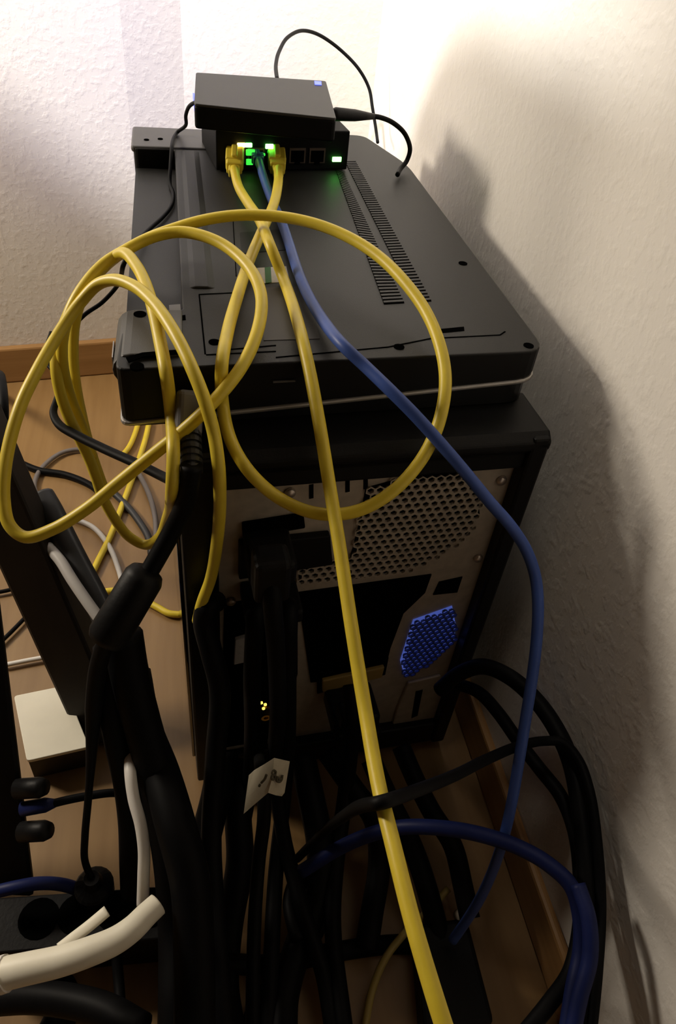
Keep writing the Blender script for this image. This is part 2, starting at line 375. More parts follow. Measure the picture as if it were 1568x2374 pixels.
# ------------------------------------------------------------------ laptop, upside down on the tower
lap = empty('laptop', (0.09, 0.57, EYE.z-0.2525), 'dark grey laptop lying upside down and closed on the tower', 'laptop')
g = lambda x, y: Vector(A(x, y, 0))
def zrim(x): return EYE.z-0.2612+(x+0.0375)*0.060          # lower edge of the wedge shaped base
def outline(zf, grow=0.0, bay=True):
    nl, nr = Vector((-0.0385,0.3585,0)), Vector((0.2205,0.3743,0)); fl = Vector((-0.0380,0.7900,0))
    fr2 = Vector((0.1900,0.8000,0)); fr1 = Vector((0.2155,0.7150,0))
    if bay:
        pts = [nl, nr, fr1, fr2, fl, Vector((-0.0375,0.7270,0)), Vector((-0.001,0.7290,0)), Vector((-0.001,0.4270,0)), Vector((-0.0345,0.4240,0))]
        rad = [0.008, 0.016, 0.02, 0.012, 0.008, 0.006, 0.002, 0.002, 0.004]
    else:
        pts = [nl, nr, fr1, fr2, fl]; rad = [0.008, 0.016, 0.02, 0.012, 0.008]
    c = sum(pts, Vector())/len(pts)
    if grow: pts = [p+(p-c).normalized()*grow for p in pts]
    return [Vector((p.x, p.y, zf(p.x))) for p in rounded(pts, rad)]
def wedge(zt, zb_, grow=0.0, bay=True, sidemi=0):
    b = bmesh.new(); a = [b.verts.new(p) for p in outline(zt, grow, bay)]; c = [b.verts.new(p) for p in outline(zb_, grow, bay)]; n = len(a)
    b.faces.new(a); b.faces.new(c[::-1])
    for k in range(n): b.faces.new((a[k], c[k], c[(k+1)%n], a[(k+1)%n])).material_index = sidemi
    return b
obj('base_shell', wedge(lambda x: ZL, lambda x: zrim(x)+0.0030, sidemi=1), ['lap', 'lapdark'], lap, bevel=0.0045, seg=4)
obj('battery_bay', prism(bmesh.new(), [(-0.0365,0.425,ZL-0.0165),(0.0,0.428,ZL-0.0165),(0.0,0.728,ZL-0.0165),(-0.0365,0.726,ZL-0.0165)], (0,0,-0.014)), 'lap', lap, label='empty battery bay along the left edge')
obj('silver_rim', wedge(lambda x: zrim(x)+0.0030, lambda x: zrim(x)+0.0002, 0.0014, False), 'silver', lap, bevel=0.001, label='thin silver edge')
obj('screen_lid', wedge(zrim, lambda x: ZT+0.0006, -0.004, False), 'lid', lap)
# hinge blocks at the two ends of the bay
obj('hinge_cover', prism(bmesh.new(), rounded([(-0.0395,0.7285,ZL-0.004),(0.030,0.7310,ZL-0.004),(0.032,0.7890,ZL-0.004),(-0.0395,0.7880,ZL-0.004)], [0.004]*4), (0,0,0.0055)), 'lap2', lap, bevel=0.002, seg=3)
hc = bmesh.new()
hp = []
for k in range(9):
    a = math.pi*0.5+math.pi*0.95*k/8; hp.append((-0.0305+0.0105*math.cos(a), ZL-0.0090+0.0105*math.sin(a)))
hp += [(-0.0020, ZL-0.018), (-0.0020, ZL+0.0015)]
prism(hc, [(x, 0.372, z) for x, z in hp], (0.001, 0.052, 0)); obj('hinge_barrel', hc, 'lap2', lap, bevel=0.001)
def dec(name, px, m, h=0.0003, th=0.0008, parent=lap, label=None, z=0):
    return obj(name, prism(bmesh.new(), [Z(x, y, ZL+z)+Vector((0,0,h)) for x, y in px], (0,0,-th)), m, parent, label=label)
def groove(pts, w=0.0009, h=0.0003):
    b = bmesh.new()
    for p, q in zip(pts, pts[1:]):
        a, c = A(*p, h), A(*q, h); d = (c-a).normalized(); s = Vector((-d.y, d.x, 0))*w/2
        prism(b, [a-s, c-s, c+s, a+s], (0,0,-0.0009))
    return obj('seam', b, 'hole', lap)
def vent(q, n):
    b = bmesh.new(); c = [A(x, y, 0.0003) for x, y in q]
    prism(b, c, (0,0,-0.001), 0)
    for k in range(n):
        t = (k+0.5)/n; p, r = c[0].lerp(c[3], t), c[1].lerp(c[2], t); d = (c[3]-c[0])/n*0.27
        prism(b, [p-d, r-d, r+d, p+d], (0,0,0.0006), 1)
    return obj('vent', b, ['hole', 'lap'], lap)
vent([(799,372),(824,372),(1001,698),(962,701)], 58)
vent([(778,392),(797,400),(938,702),(891,705)], 54)
groove([(640,828),(900,804),(1000,784),(1160,776),(1172,768)])
groove([(478,822),(640,814)]); groove([(462,682),(476,820)]); groove([(462,682),(545,678)]); groove([(505,812),(640,800)])
groove([(540,500),(548,640)], 0.0006)
b = bmesh.new()
for x, y in ((925,808),(1225,805),(1073,614),(497,797)):
    obj('screw_hole', lathe(bmesh.new(), A(x, y, -0.001), (0,0,1), [(0,0.0033),(0.0014,0.0033)]), 'hole', lap)
b.free()
for x, y in ((325,732),(340,327),(372,325),(318,853)):
    obj('screw_hole', lathe(bmesh.new(), A(x, y, 0.0006), (0,0,1), [(0,0.0038 if y > 500 else 0.0024),(0.0013 if y > 500 else 0.0014,0.0038 if y > 500 else 0.0024)]), 'hole', lap)
dec('seam', [(292,829),(330,818),(415,811),(415,820),(334,827),(298,840)], 'hole', z=0.0016)
dec('latch_slot', [(1015,764),(1076,758),(1077,767),(1016,773)], 'hole')
dec('latch_slot', [(408,733),(430,731),(431,742),(410,744)], 'hole')
dec('access_cover', [(556,540),(655,532),(664,580),(560,588)], 'lapdark')
st = dec('licence_sticker', [(596,622),(664,618),(672,654),(602,658)], 'sticker', label='white sticker with a green stripe')
dec('stripe', [(614,622),(628,620),(630,656),(616,658)], 'green', h=0.0006, parent=st)
dec('brown_patch', [(602,668),(705,664),(742,786),(612,790)], 'label')  # flat brownish quad on the laptop underside
dec('small_sticker', [(444,540),(470,538),(480,580),(450,582)], 'sticker')
dec('small_sticker', [(392,708),(418,706),(420,728),(394,730)], 'greyplug')
# raised shoulder beside the bay
b = bmesh.new()
sp = [(0.0005,0.43),(0.0005,0.725)]
prism(b, [(0.0020,0.455,ZL-0.001),(0.0240,0.455,ZL-0.001),(0.0160,0.455,ZL+0.0013),(0.0080,0.455,ZL+0.0013)], (0,0.27,0)); obj('shoulder', b, 'lap', lap, bevel=0.001)
e1 = obj('side_sticker', prism(bmesh.new(), [Vector((-0.0413,0.380,ZL-0.005)),Vector((-0.0413,0.398,ZL-0.005)),Vector((-0.0413,0.398,ZL-0.015)),Vector((-0.0413,0.380,ZL-0.015))], (0.0006,0,0)), 'sticker', lap)
b = bmesh.new(); p0 = Vector((0.0550,0.3630,ZL-0.0118)); box(b, p0, 0.013, 0.0012, 0.0007, axes(Vector((-0.06,1,0)))); obj('card_slot', b, 'greyplug', lap)

# ------------------------------------------------------------------ network switch
sw = empty('network_switch', (0.09, 0.72, ZL), 'small black five port network switch with green lights under the modem', 'network switch')
s0, s1 = Vector((0.0335,0.6745,ZL+0.001)), Vector((0.1515,0.6895,ZL+0.001)); SU = (s1-s0).normalized(); SV = Vector((-SU.y, SU.x, 0)); SWW = (s1-s0).length; SH = 0.0325
sax = (SU, SV, UP)
def S(u, v, z): return s0+SU*u+SV*v+UP*z
b = bmesh.new(); box(b, S(SWW/2, 0.037, SH/2), SWW, 0.074, SH, sax); obj('case', b, 'switch', sw, bevel=0.0012)
def onsw(px, py):
    r = ray(px, py); t = (s0-EYE).dot(SV)/r.dot(SV); p = EYE+r*t; return (p-s0).dot(SU), (p-s0).z
for i, x in enumerate((548, 594, 642, 690, 736)):
    u, z = onsw(x, 350); b = bmesh.new(); z = 0.0125
    box(b, S(u, -0.0004, z), 0.0145, 0.0014, 0.0125, sax, 0); box(b, S(u, -0.0009, z-0.0005), 0.0118, 0.0014, 0.0095, sax, 1); box(b, S(u, -0.0009, z-0.0060), 0.0050, 0.0014, 0.0030, sax, 1)
    obj('port', b, ['portmetal', 'hole'], sw)
def led(px, py, w, h, m, lab):
    u, z = onsw(px, py); b = bmesh.new(); box(b, S(u, -0.0016, z), w, 0.0016, h, sax); obj('indicator_light', b, m, sw, bevel=0.0006, label=lab)
led(559,335,0.0072,0.0036,'ledamber','amber light'); led(576,335,0.0060,0.0036,'ledgreen',None); led(556,347,0.0062,0.0034,'ledamber','amber light')
led(624,338,0.0072,0.0040,'ledgreen',None); led(780,368,0.0085,0.0042,'ledgreen',None)
led(580,352,0.0078,0.0050,'leddim','dim green light'); led(606,357,0.0062,0.0022,'leddim','dim green light'); led(628,350,0.0062,0.0026,'leddim','dim green light'); led(578,374,0.0060,0.0050,'leddim','dim green light')

# ------------------------------------------------------------------ modem
mo = empty('modem', (0.075, 0.69, ZL+SH+0.001), 'flat grey modem with a small blue light sitting on the network switch', 'modem')
mz0, mz1 = EYE.z-0.1835, EYE.z-0.165
mq = [Vector((0.0159,0.6512,0)), Vector((0.1263,0.6317,0)), Vector((0.1372,0.7485,0)), Vector((0.0208,0.7500,0))]
obj('case', prism(bmesh.new(), [(p.x, p.y, mz0) for p in rounded(mq, [0.003]*4, 3)], (0,0,mz1-mz0-0.0012)), 'modemside', mo, bevel=0.002)
for x, y in ((0.040,0.690),(0.110,0.690),(0.040,0.735),(0.115,0.735)):
    obj('foot', lathe(bmesh.new(), (x, y, ZL+SH+0.0012), (0,0,1), [(0,0.004),(mz0-ZL-SH-0.0014,0.004)], 12), 'modemside', mo)
obj('top_cover', prism(bmesh.new(), [(p.x, p.y, mz1-0.0022) for p in rounded(mq, [0.003]*4, 3)], (0,0,0.0022)), 'modem', mo, bevel=0.0006)
q = [Z(x, y, mz1+0.0002) for x, y in ((729,189),(745,190),(746,198),(730,197))]
obj('power_light', prism(bmesh.new(), q, (0,0,0.0005)), 'ledblue', mo, label='blue power light')
b = bmesh.new(); box(b, Vector((0.0176, 0.705, mz0+0.006)), 0.0016, 0.040, 0.004); obj('side_light', b, 'ledblue', mo, label='blue light along the left side')
lb = light('modem_blue_glow', 'SPOT', (0.004, 0.760, mz0+0.012), 0.9, (0.16, 0.20, 1.0), 0.004, (-0.06, 1.03, mz0+0.06), 120)

# ------------------------------------------------------------------ ethernet plugs and cables
def plug(par, a, b_, w, h, m, tail=True):
    a, b_ = Vector(a), Vector(b_); d = (b_-a).normalized(); x3 = axes(d); L = (b_-a).length; b = bmesh.new()
    box(b, a.lerp(b_, 0.33), w, L*0.66, h, x3); box(b, a.lerp(b_, 0.62), w*0.88, L*0.5, h*0.9, x3); box(b, a.lerp(b_, 0.88), w*0.62, L*0.5, h*0.66, x3)
    box(b, a.lerp(b_, 0.35)+x3[2]*(h*0.62), w*0.35, L*0.6, h*0.22, x3)
    return obj('plug', b, m, par, bevel=0.0014, seg=3)
rY = 0.0037
Ya = [Y(543,392,0.655), A(553,432,0.009), A(575,470,0.013), A(602,510,0.017), A(628,572,0.020), D(655,640,0.492), D(680,710,0.462), D(702,790,0.437), D(720,870,0.420), D(742,990,0.412), D(765,1130,0.408),
      D(788,1270,0.400), D(815,1450,0.388), D(846,1640,0.374), D(878,1820,0.350), D(912,1960,0.328), D(955,2130,0.308), D(1005,2300,0.292), D(1040,2410,0.284)]
ca = cable('ethernet_cable', Ya, rY, 'yellow', 'yellow network cable running straight down from the leftmost plug across the tower back')
plug(ca, Y(545,352,0.678), Y(543,398,0.655), 0.0150, 0.0125, 'yellowplug')
Yb = [Y(645,392,0.660), D(645,425,0.585), D(636,470,0.560), D(608,535,0.530), D(577,608,0.500), D(550,690,0.473), D(528,770,0.453), D(514,855,0.430), D(517,940,0.424), D(535,1020,0.422), D(577,1092,0.420), D(640,1150,0.418), D(710,1184,0.416),
      D(772,1193,0.416), D(842,1180,0.416), D(912,1138,0.416), D(972,1073,0.418), D(1011,1000,0.420), D(1030,925,0.422), D(1032,860,0.428), D(1017,790,0.436), D(985,718,0.448), D(935,650,0.460), D(880,596,0.472),
      D(820,556,0.482), D(750,525,0.490), D(680,507,0.495), D(610,499,0.497), D(540,500,0.498), D(470,511,0.498), D(410,528,0.498), D(340,554,0.496), D(270,594,0.492), D(216,642,0.487), D(177,692,0.482), D(152,745,0.480),
      D(133,800,0.478), D(130,855,0.478), D(140,912,0.482), D(157,962,0.488), D(182,1012,0.495), D(206,1062,0.505), D(222,1105,0.513), D(238,1152,0.521), D(264,1200,0.530), D(298,1243,0.538), D(336,1263,0.540), D(368,1247,0.530),
      D(388,1200,0.505), D(399,1130,0.470), D(402,1050,0.440), D(397,960,0.418), D(386,870,0.411), D(371,790,0.415), D(356,720,0.428), D(339,662,0.442), D(316,616,0.455), D(287,587,0.467), D(255,606,0.478), D(215,650,0.492), D(186,700,0.503),
      D(172,760,0.510), D(170,830,0.515), D(177,900,0.520), D(190,965,0.526), D(206,1030,0.535), D(224,1085,0.545), D(240,1130,0.553)]
cb = cable('ethernet_cable', Yb, rY, 'yellow', 'yellow network cable from the right plug forming the big loop over the laptop')
plug(cb, Y(640,352,0.686), Y(645,398,0.660), 0.0150, 0.0125, 'yellowplug')
Yc = [D(458,1440,0.512), D(468,1398,0.500), D(489,1340,0.475), D(503,1260,0.452), D(510,1170,0.430), D(507,1080,0.412), D(495,1000,0.402), D(475,930,0.397), D(450,865,0.397), D(420,800,0.404), D(385,740,0.415), D(350,695,0.428), D(310,663,0.440),
      D(266,649,0.450), D(226,660,0.458), D(190,697,0.462), D(158,740,0.460), D(120,800,0.453), D(85,862,0.445), D(51,932,0.438), D(26,1010,0.434), D(11,1090,0.432), D(9,1160,0.432), D(22,1217,0.432), D(58,1245,0.432),
      D(120,1228,0.432), D(200,1180,0.430), D(280,1115,0.425), D(360,1050,0.418), D(440,985,0.409), D(500,926,0.406), D(550,866,0.410), D(586,800,0.420), D(605,732,0.432), D(605,682,0.442), D(588,636,0.452), D(555,596,0.462),
      D(510,563,0.470), D(460,544,0.475), D(410,538,0.478), D(350,551,0.478), D(290,581,0.475), D(240,613,0.471), D(196,662,0.468), D(164,718,0.467), D(146,780,0.470), D(146,850,0.480), D(163,920,0.495), D(190,990,0.512), D(215,1060,0.53)]
cable('ethernet_cable', Yc, rY, 'yellow', 'yellow network cable coiled at the left, its lowest turn crossing the brown desk leg')
cable('ethernet_cable', [G0(352,945), G0(338,1015), G0(313,1092), G0(286,1165), G0(255,1245), G0(222,1312), G0(207,1350), G0(222,1372), G0(268,1370), G0(320,1385), G0(365,1408), G0(392,1422), G0(418,1425)],
      0.0037, 'yellow', 'yellow network cable lying bent on the floor behind the black ferrite')
cable('ethernet_cable', [G0(330,935), G0(318,990), G0(300,1035), G0(280,1060)], 0.0035, 'yellow', 'short yellow network cable stretch on the floor below the laptop corner')
# blue cable of the switch
Bl = [Y(600,372,0.672), A(614,420,0.0055), A(632,468,0.0050), A(655,520,0.0050), A(672,570,0.0055), A(692,632,0.0060), A(717,690,0.0070), A(752,747,0.0080), A(797,802,0.0105), D(848,850,0.418), D(902,902,0.412), D(960,960,0.412), D(1020,1026,0.415), D(1080,1096,0.420),
      D(1136,1164,0.428), D(1185,1220,0.437), D(1221,1276,0.446), D(1242,1338,0.453), D(1248,1402,0.456), D(1245,1480,0.460), D(1236,1560,0.464), D(1222,1650,0.468), D(1206,1750,0.473), D(1190,1845,0.48), D(1172,1928,0.49), D(1150,2000,0.50), D(1115,2080,0.52), D(1078,2140,0.54), D(1050,2180,0.55)]
cbl = cable('ethernet_cable', Bl, 0.0036, 'blue', 'blue network cable from the switch draped diagonally over the laptop edge')
plug(cbl, Y(594,356,0.682), Y(601,378,0.670), 0.0105, 0.0085, 'blue')

# modem power lead and rear wire
pw = cable('power_lead', [D(850,268,0.640), D(885,273,0.650), D(915,287,0.660), D(940,312,0.670), D(951,345,0.675), D(944,372,0.680), D(930,390,0.690), D(922,405,0.715)], 0.0021, 'black', 'black power lead plugged into the right side of the modem')
pa, pb = D(770,264,0.612), D(866,270,0.641)
b = bmesh.new(); dd = (pb-pa); lathe(b, pa, dd, [(0,0.0032),(0.004,0.0052),(dd.length*0.55,0.0046),(dd.length*0.75,0.0036),(dd.length,0.0024)], 14); obj('plug', b, 'blackplug', pw, True)
cable('antenna_wire', [D(643,186,0.665), D(640,150,0.72), D(648,118,0.76), D(668,86,0.79), D(704,71,0.82), D(742,82,0.84), D(790,116,0.86), D(832,160,0.87), D(856,205,0.88), D(864,250,0.885), D(872,300,0.89), D(876,330,0.875)], 0.0019, 'black', 'thin black wire arching up the wall behind the modem')
cable('thin_lead', [D(470,236,0.595), D(452,238,0.612), D(438,248,0.630), D(431,268,0.650), D(431,290,0.672), A(412,306,0.0040), A(402,322,0.0045), A(398,345,0.0040), A(395,392,-0.006), A(394,425,-0.0135), A(402,450,-0.0138), A(397,478,-0.0138), A(377,504,-0.0138), A(350,528,-0.0135),
                       A(318,560,-0.008), D(288,610,0.555), D(268,668,0.56), D(236,702,0.56), D(196,730,0.555), D(152,778,0.55), D(128,810,0.545)], 0.0016, 'black', 'thin dark lead looping from the modem down along the laptop hinge side')
cable('charger_lead', [D(120,770,0.525), D(106,815,0.52), D(110,842,0.515), D(130,868,0.51), D(138,900,0.505), D(130,930,0.50), D(124,958,0.495), D(138,985,0.49), D(175,1008,0.485), D(240,1040,0.475), D(320,1076,0.460), D(380,1106,0.445), D(428,1128,0.436)],
      lambda t: 0.0017+0.0018*min(1, max(0, (t-0.35)/0.3)), 'black', 'black lead sagging left of the laptop and running to its power plug', flat=0.8)

# laptop power plug, ferrite and lead
ld = cable('laptop_power_cord', [D(445,1080,0.427), D(440,1120,0.428), D(430,1165,0.428), D(405,1220,0.430), D(372,1280,0.432), D(340,1335,0.434), D(295,1405,0.436), D(252,1475,0.445), D(228,1545,0.46), D(219,1620,0.475), D(215,1690,0.49), D(211,1770,0.50), D(204,1860,0.505), D(197,1940,0.515), D(198,2000,0.53), Z(222,2066,0.053)+Vector((0,0,0.023))],
      lambda t: 0.0056-0.0030*min(1, max(0, (t-0.62)/0.15)), 'black', 'black laptop power cord with a fat ferrite bead hanging at the left of the tower')
pa, pb = D(441,905,0.424), D(436,1012,0.421); x3 = axes(pb-pa, (0.3,-1,0.4)); b = bmesh.new()
box(b, pa.lerp(pb, 0.5), 0.0150, (pb-pa).length, 0.009, x3); obj('plug', b, 'greyplug', ld, bevel=0.003, seg=3, label='grey angled plug')
pa, pb = D(442,1005,0.422), D(445,1100,0.428); L = (pb-pa).length; prof = []
for k in range(6): prof += [(L*(k/6), 0.0062), (L*(k/6+0.10), 0.0062), (L*(k/6+0.10), 0.0050), (L*(k/6+0.16), 0.0050)]
b = bmesh.new(); lathe(b, pa, pb-pa, prof, 16); obj('strain_relief', b, 'sleeve', ld)
pa, pb = D(345,1320,0.432), D(242,1490,0.440); L = (pb-pa).length
b = bmesh.new(); lathe(b, pa, pb-pa, [(0,0.0065),(0.002,0.010),(0.006,0.0118),(L-0.006,0.0125),(L-0.002,0.011),(L,0.007)], 20); obj('ferrite_bead', b, 'blackplug', ld, True)
# fat black cables below it
for i, (pts, r, lab) in enumerate((
    ([D(285,1470,0.47), D(300,1560,0.48), D(325,1660,0.49), D(355,1770,0.50), D(378,1880,0.51), D(398,2000,0.515), D(408,2150,0.52), D(410,2320,0.50), D(408,2420,0.49)], 0.0125, 'fat black cable hanging against the tower side, right of the white cable'),
    ([D(250,1500,0.48), D(256,1600,0.49), D(270,1700,0.50), D(292,1800,0.51), D(305,1900,0.52), D(308,2000,0.53), D(310,2070,0.54)], 0.0095, 'fat black cable dropping from the ferrite to the power strip'),
    ([D(308,1560,0.545), D(330,1680,0.530), D(374,1800,0.500), D(412,1930,0.480), D(442,2050,0.475), D(450,2200,0.47), D(452,2410,0.46)], 0.013, 'fat black cable hanging in front of the tower corner near the floor'))):
    cable('power_cable', pts, r, 'black', lab)
# ------------------------------------------------------------------ cables along the right wall
KB = 'black cables bundled against the right wall'
cable('power_cable', [D(1020,1600,0.60), D(1065,1562,0.585), D(1120,1545,0.57), D(1180,1568,0.555), D(1240,1620,0.54), D(1290,1690,0.525), D(1325,1770,0.51), D(1345,1870,0.495), D(1358,1990,0.48), D(1362,2100,0.47), D(1355,2230,0.46), D(1338,2400,0.45)], 0.0062, 'black', 'black cable arching highest from the tower back to the right wall', group=KB)
cable('power_cable', [D(1060,1585,0.60), D(1110,1605,0.585), D(1155,1652,0.565), D(1200,1715,0.55), D(1250,1780,0.535), D(1300,1845,0.52), D(1332,1925,0.505), D(1346,2030,0.49), D(1345,2150,0.475), D(1322,2255,0.46), D(1275,2325,0.45), D(1215,2400,0.44)], 0.0050, 'black', 'black cable crossing behind the blue cable diagonally to the right bundle', group=KB)
cable('power_cable', [D(690,1990,0.58), D(745,1935,0.52), D(800,1890,0.42), D(845,1867,0.350), D(885,1860,0.333), D(960,1835,0.365), D(1060,1795,0.42), D(1130,1760,0.455), D(1200,1731,0.485), D(1260,1718,0.50), D(1306,1722,0.50), D(1342,1762,0.495), D(1368,1835,0.485), D(1385,1950,0.475), D(1394,2100,0.465), D(1386,2250,0.45), D(1370,2410,0.44)], 0.0033, 'black', 'thin black cable passing in front of the straight yellow cable', group=KB)
cable('network_cable', [D(700,2020,0.54), D(780,1970,0.53), D(850,1938,0.515), D(930,1918,0.50), D(1030,1920,0.49), D(1120,1936,0.485), D(1200,1963,0.48), D(1270,2002,0.472), D(1325,2055,0.465), D(1346,2130,0.46), D(1346,2210,0.455), D(1330,2290,0.448), D(1312,2410,0.44)], 0.0050, 'navy', 'dark blue cable arching low from behind the yellow cable to the right wall')
cable('network_cable', [D(1340,2050,0.455), D(1365,2130,0.445), D(1368,2220,0.44), D(1345,2310,0.435), D(1325,2410,0.43)], 0.0048, 'navy', 'dark blue cable running down in the bundle at the right wall')
cable('network_cable', [D(1040,2060,0.59), D(985,2120,0.58), D(935,2168,0.57), D(892,2225,0.56), D(862,2300,0.55), D(842,2410,0.54)], 0.0029, 'tan', 'thin tan cable curving on the dark floor at bottom centre')

# ------------------------------------------------------------------ plugs and leads at the tower back
pc = cable('tower_power_cord', [R_(625,1300,-0.030), R_(632,1400,-0.046), R_(640,1500,-0.050), R_(645,1640,-0.055), D(640,1800,0.585), D(660,1950,0.585), D(700,2100,0.56), D(750,2260,0.54), D(775,2410,0.52)], 0.0060, 'black', 'black mains cord plugged into the tower power supply')
b = bmesh.new(); box(b, R_(625,1290,-0.006), 0.030, 0.036, 0.020, ax); box(b, R_(628,1330,-0.034), 0.022, 0.020, 0.034, ax); obj('plug', b, 'blackplug', pc, bevel=0.004, seg=3)
for x0, x1, x2, vv, lab in ((590,585,545,-0.020,'black lead hanging from the tower sockets beside the paper tag, leftmost'), (668,668,640,-0.022,'black lead hanging from the tower sockets to the right of the mains cord')):
    k = cable('device_lead', [R_(x0,1400,0.004), R_(x0+2,1420,vv), R_(x1,1560,vv-0.01), R_(x1,1700,vv-0.014), D(x1-10,1850,0.60), D(x2,2020,0.58), D(x2-10,2200,0.55), D(x2-20,2410,0.52)], 0.0062, 'black', lab)
    b = bmesh.new(); box(b, R_(x0,1395,-0.003), 0.016, 0.030, 0.012, ax); obj('plug', b, 'blackplug', k, bevel=0.002)
vg = cable('monitor_cable', [R_(815,1590,-0.030), R_(818,1640,-0.044), R_(812,1740,-0.050), D(800,1850,0.60), D(780,2000,0.585), D(772,2150,0.56), D(800,2400,0.52)], 0.0065, 'black', 'black monitor cable screwed to the tower back, half hidden by the yellow cable')
b = bmesh.new(); box(b, R_(815,1640,-0.008), 0.040, 0.036, 0.018, ax); box(b, R_(815,1655,-0.030), 0.022, 0.018, 0.014, ax); obj('plug', b, 'blackplug', vg, bevel=0.003)
for x in (775, 862):
    obj('thumb_screw', lathe(bmesh.new(), R_(x,1665-(x-775)*0.12,-0.012), -V, [(0,0.004),(0.018,0.004),(0.020,0.003)], 12), 'blackplug', vg, True)
for pts, r, lab in (([R_(500,1395,0.004), D(482,1402,0.492), D(474,1440,0.488), D(490,1510,0.495), D(510,1600,0.51), D(500,1750,0.53), D(490,1950,0.53), D(500,2150,0.51), D(520,2410,0.49)], 0.0075, 'black cable hanging down the left rear edge of the tower'),
                    ([D(560,2420,0.52), D(600,2320,0.56), D(680,2225,0.59), D(740,2150,0.60), D(722,2060,0.59), D(690,2040,0.585), D(672,2090,0.57), D(690,2180,0.55)], 0.0055, 'black cable curled in a loop on the dark floor'),
                    ([D(420,2190,0.52), D(520,2230,0.54), D(640,2235,0.57), D(760,2210,0.585), D(900,2190,0.585), D(990,2190,0.58)], 0.0070, 'black cable lying across the floor at the bottom'),
                    ([D(860,1760,0.60), D(900,1850,0.59), D(955,1960,0.585), D(990,2060,0.58), D(1020,2180,0.57), D(1040,2300,0.55), D(1040,2410,0.53)], 0.0085, 'black cable dropping behind the straight yellow cable to the floor')):
    cable('power_cable', pts, r, 'black', lab)
for pts, r, lab in (([D(520,1745,0.60), D(500,1850,0.585), D(470,1980,0.56), D(462,2120,0.54), D(470,2270,0.52), D(470,2420,0.50)], 0.0120, 'added fat black cable running to the floor left of the paper tag'),
                    ([D(560,1760,0.61), D(552,1880,0.595), D(556,2000,0.58), D(530,2150,0.56), D(520,2290,0.54), D(540,2420,0.52)], 0.0110, 'added fat black cable running straight down beneath the paper tag'),
                    ([D(700,1750,0.615), D(724,1860,0.60), D(742,1960,0.59), D(738,2080,0.58), D(690,2200,0.56), D(660,2310,0.54), D(655,2420,0.52)], 0.0110, 'added fat black cable bending left over the dark floor, under the tower'),
                    ([D(760,1745,0.615), D(820,1830,0.60), D(868,1900,0.595), D(880,2000,0.59), D(862,2120,0.575), D(850,2200,0.565)], 0.0090, 'added black cable bending behind the yellow cable, under the tower'),
                    ([D(930,1730,0.62), D(960,1800,0.61), D(1000,1880,0.60), D(1050,1960,0.59), D(1075,2060,0.58), D(1090,2130,0.57)], 0.0080, 'added black cable leading from the tower back to the black adapter')):
    cable('power_cable', pts, r, 'black', lab)  # extra black cables added to darken the floor and block the side light
# black adapter on the floor at right
ad = empty('power_adapter', Z(1010,2240,0.0), 'black power adapter lying on the floor right of the yellow cable', 'adapter')
aq = [Z(965,2140,0.03), Z(1085,2125,0.03), Z(1150,2374,0.03), Z(985,2390,0.03)]
obj('case', prism(bmesh.new(), rounded(aq, [0.006]*4, 3), (0,0,-0.0295)), 'blackplug', ad, bevel=0.004, seg=3)
for x, y in ((1003,2129), (1064,2122)):
    obj('pale_glint', lathe(bmesh.new(), Z(x, y, 0.024), (0,-0.3,1), [(0,0.0045),(0.006,0.0045),(0.008,0.002)], 10), 'cream', ad, True)  # cream studs stand in for two small glints
# paper tag
tg = empty('paper_tag', D(610,1830,0.5), 'folded white paper tag with handwriting stuck round a black lead below the tower', 'tag')
def tp(x, y, d=0.505): return D(x, y, d)
P1, P2, P3, P4 = tp(577,1798,0.515), tp(636,1758,0.495), tp(622,1838,0.497), tp(565,1887,0.517)
b = bmesh.new(); b2 = bmesh.new()
prism(b, [P1, tp(590,1786,0.512), tp(612,1773,0.504), P2, tp(632,1800,0.496), P3, tp(596,1860,0.507), P4, tp(570,1850,0.516)], cz_*-0.0008)
prism(b, [P2, tp(672,1766,0.505), tp(666,1800,0.506), tp(660,1838,0.506), tp(654,1846,0.506), tp(640,1844,0.503), P3, tp(632,1800,0.496)], cz_*-0.0008)
paper = obj('paper', b, 'paper', tg)
def pen(pts, r=0.0009): tube(b2, spline([tp(x, y, d) for x, y, d in pts], 5), r, 8)
pen([(618,1796,0.4968),(614,1806,0.4975),(606,1815,0.4990)]); pen([(603,1819,0.4995),(601,1823,0.5000)])
pen([(634,1785,0.4955),(640,1789,0.4965),(638,1796,0.4960),(631,1793,0.4950),(634,1785,0.4955)], 0.0007)
pen([(639,1796,0.4965),(637,1806,0.4965),(630,1806,0.4950),(631,1798,0.4950),(639,1796,0.4965)], 0.0008)
pen([(644,1800,0.4980),(642,1810,0.4978),(649,1812,0.4990),(653,1808,0.4998),(655,1797,0.5003)], 0.0009); pen([(645,1806,0.4980),(652,1806,0.4995)], 0.0010)
obj('handwriting', b2, 'ink', tg)
cable('tag_lead', [R_(600,1742,-0.006), D(606,1780,0.54), D(612,1825,0.53), D(612,1900,0.53), D(600,2000,0.54), D(590,2150,0.53), D(585,2410,0.50)], 0.0050, 'black', 'black lead carrying the white paper tag')

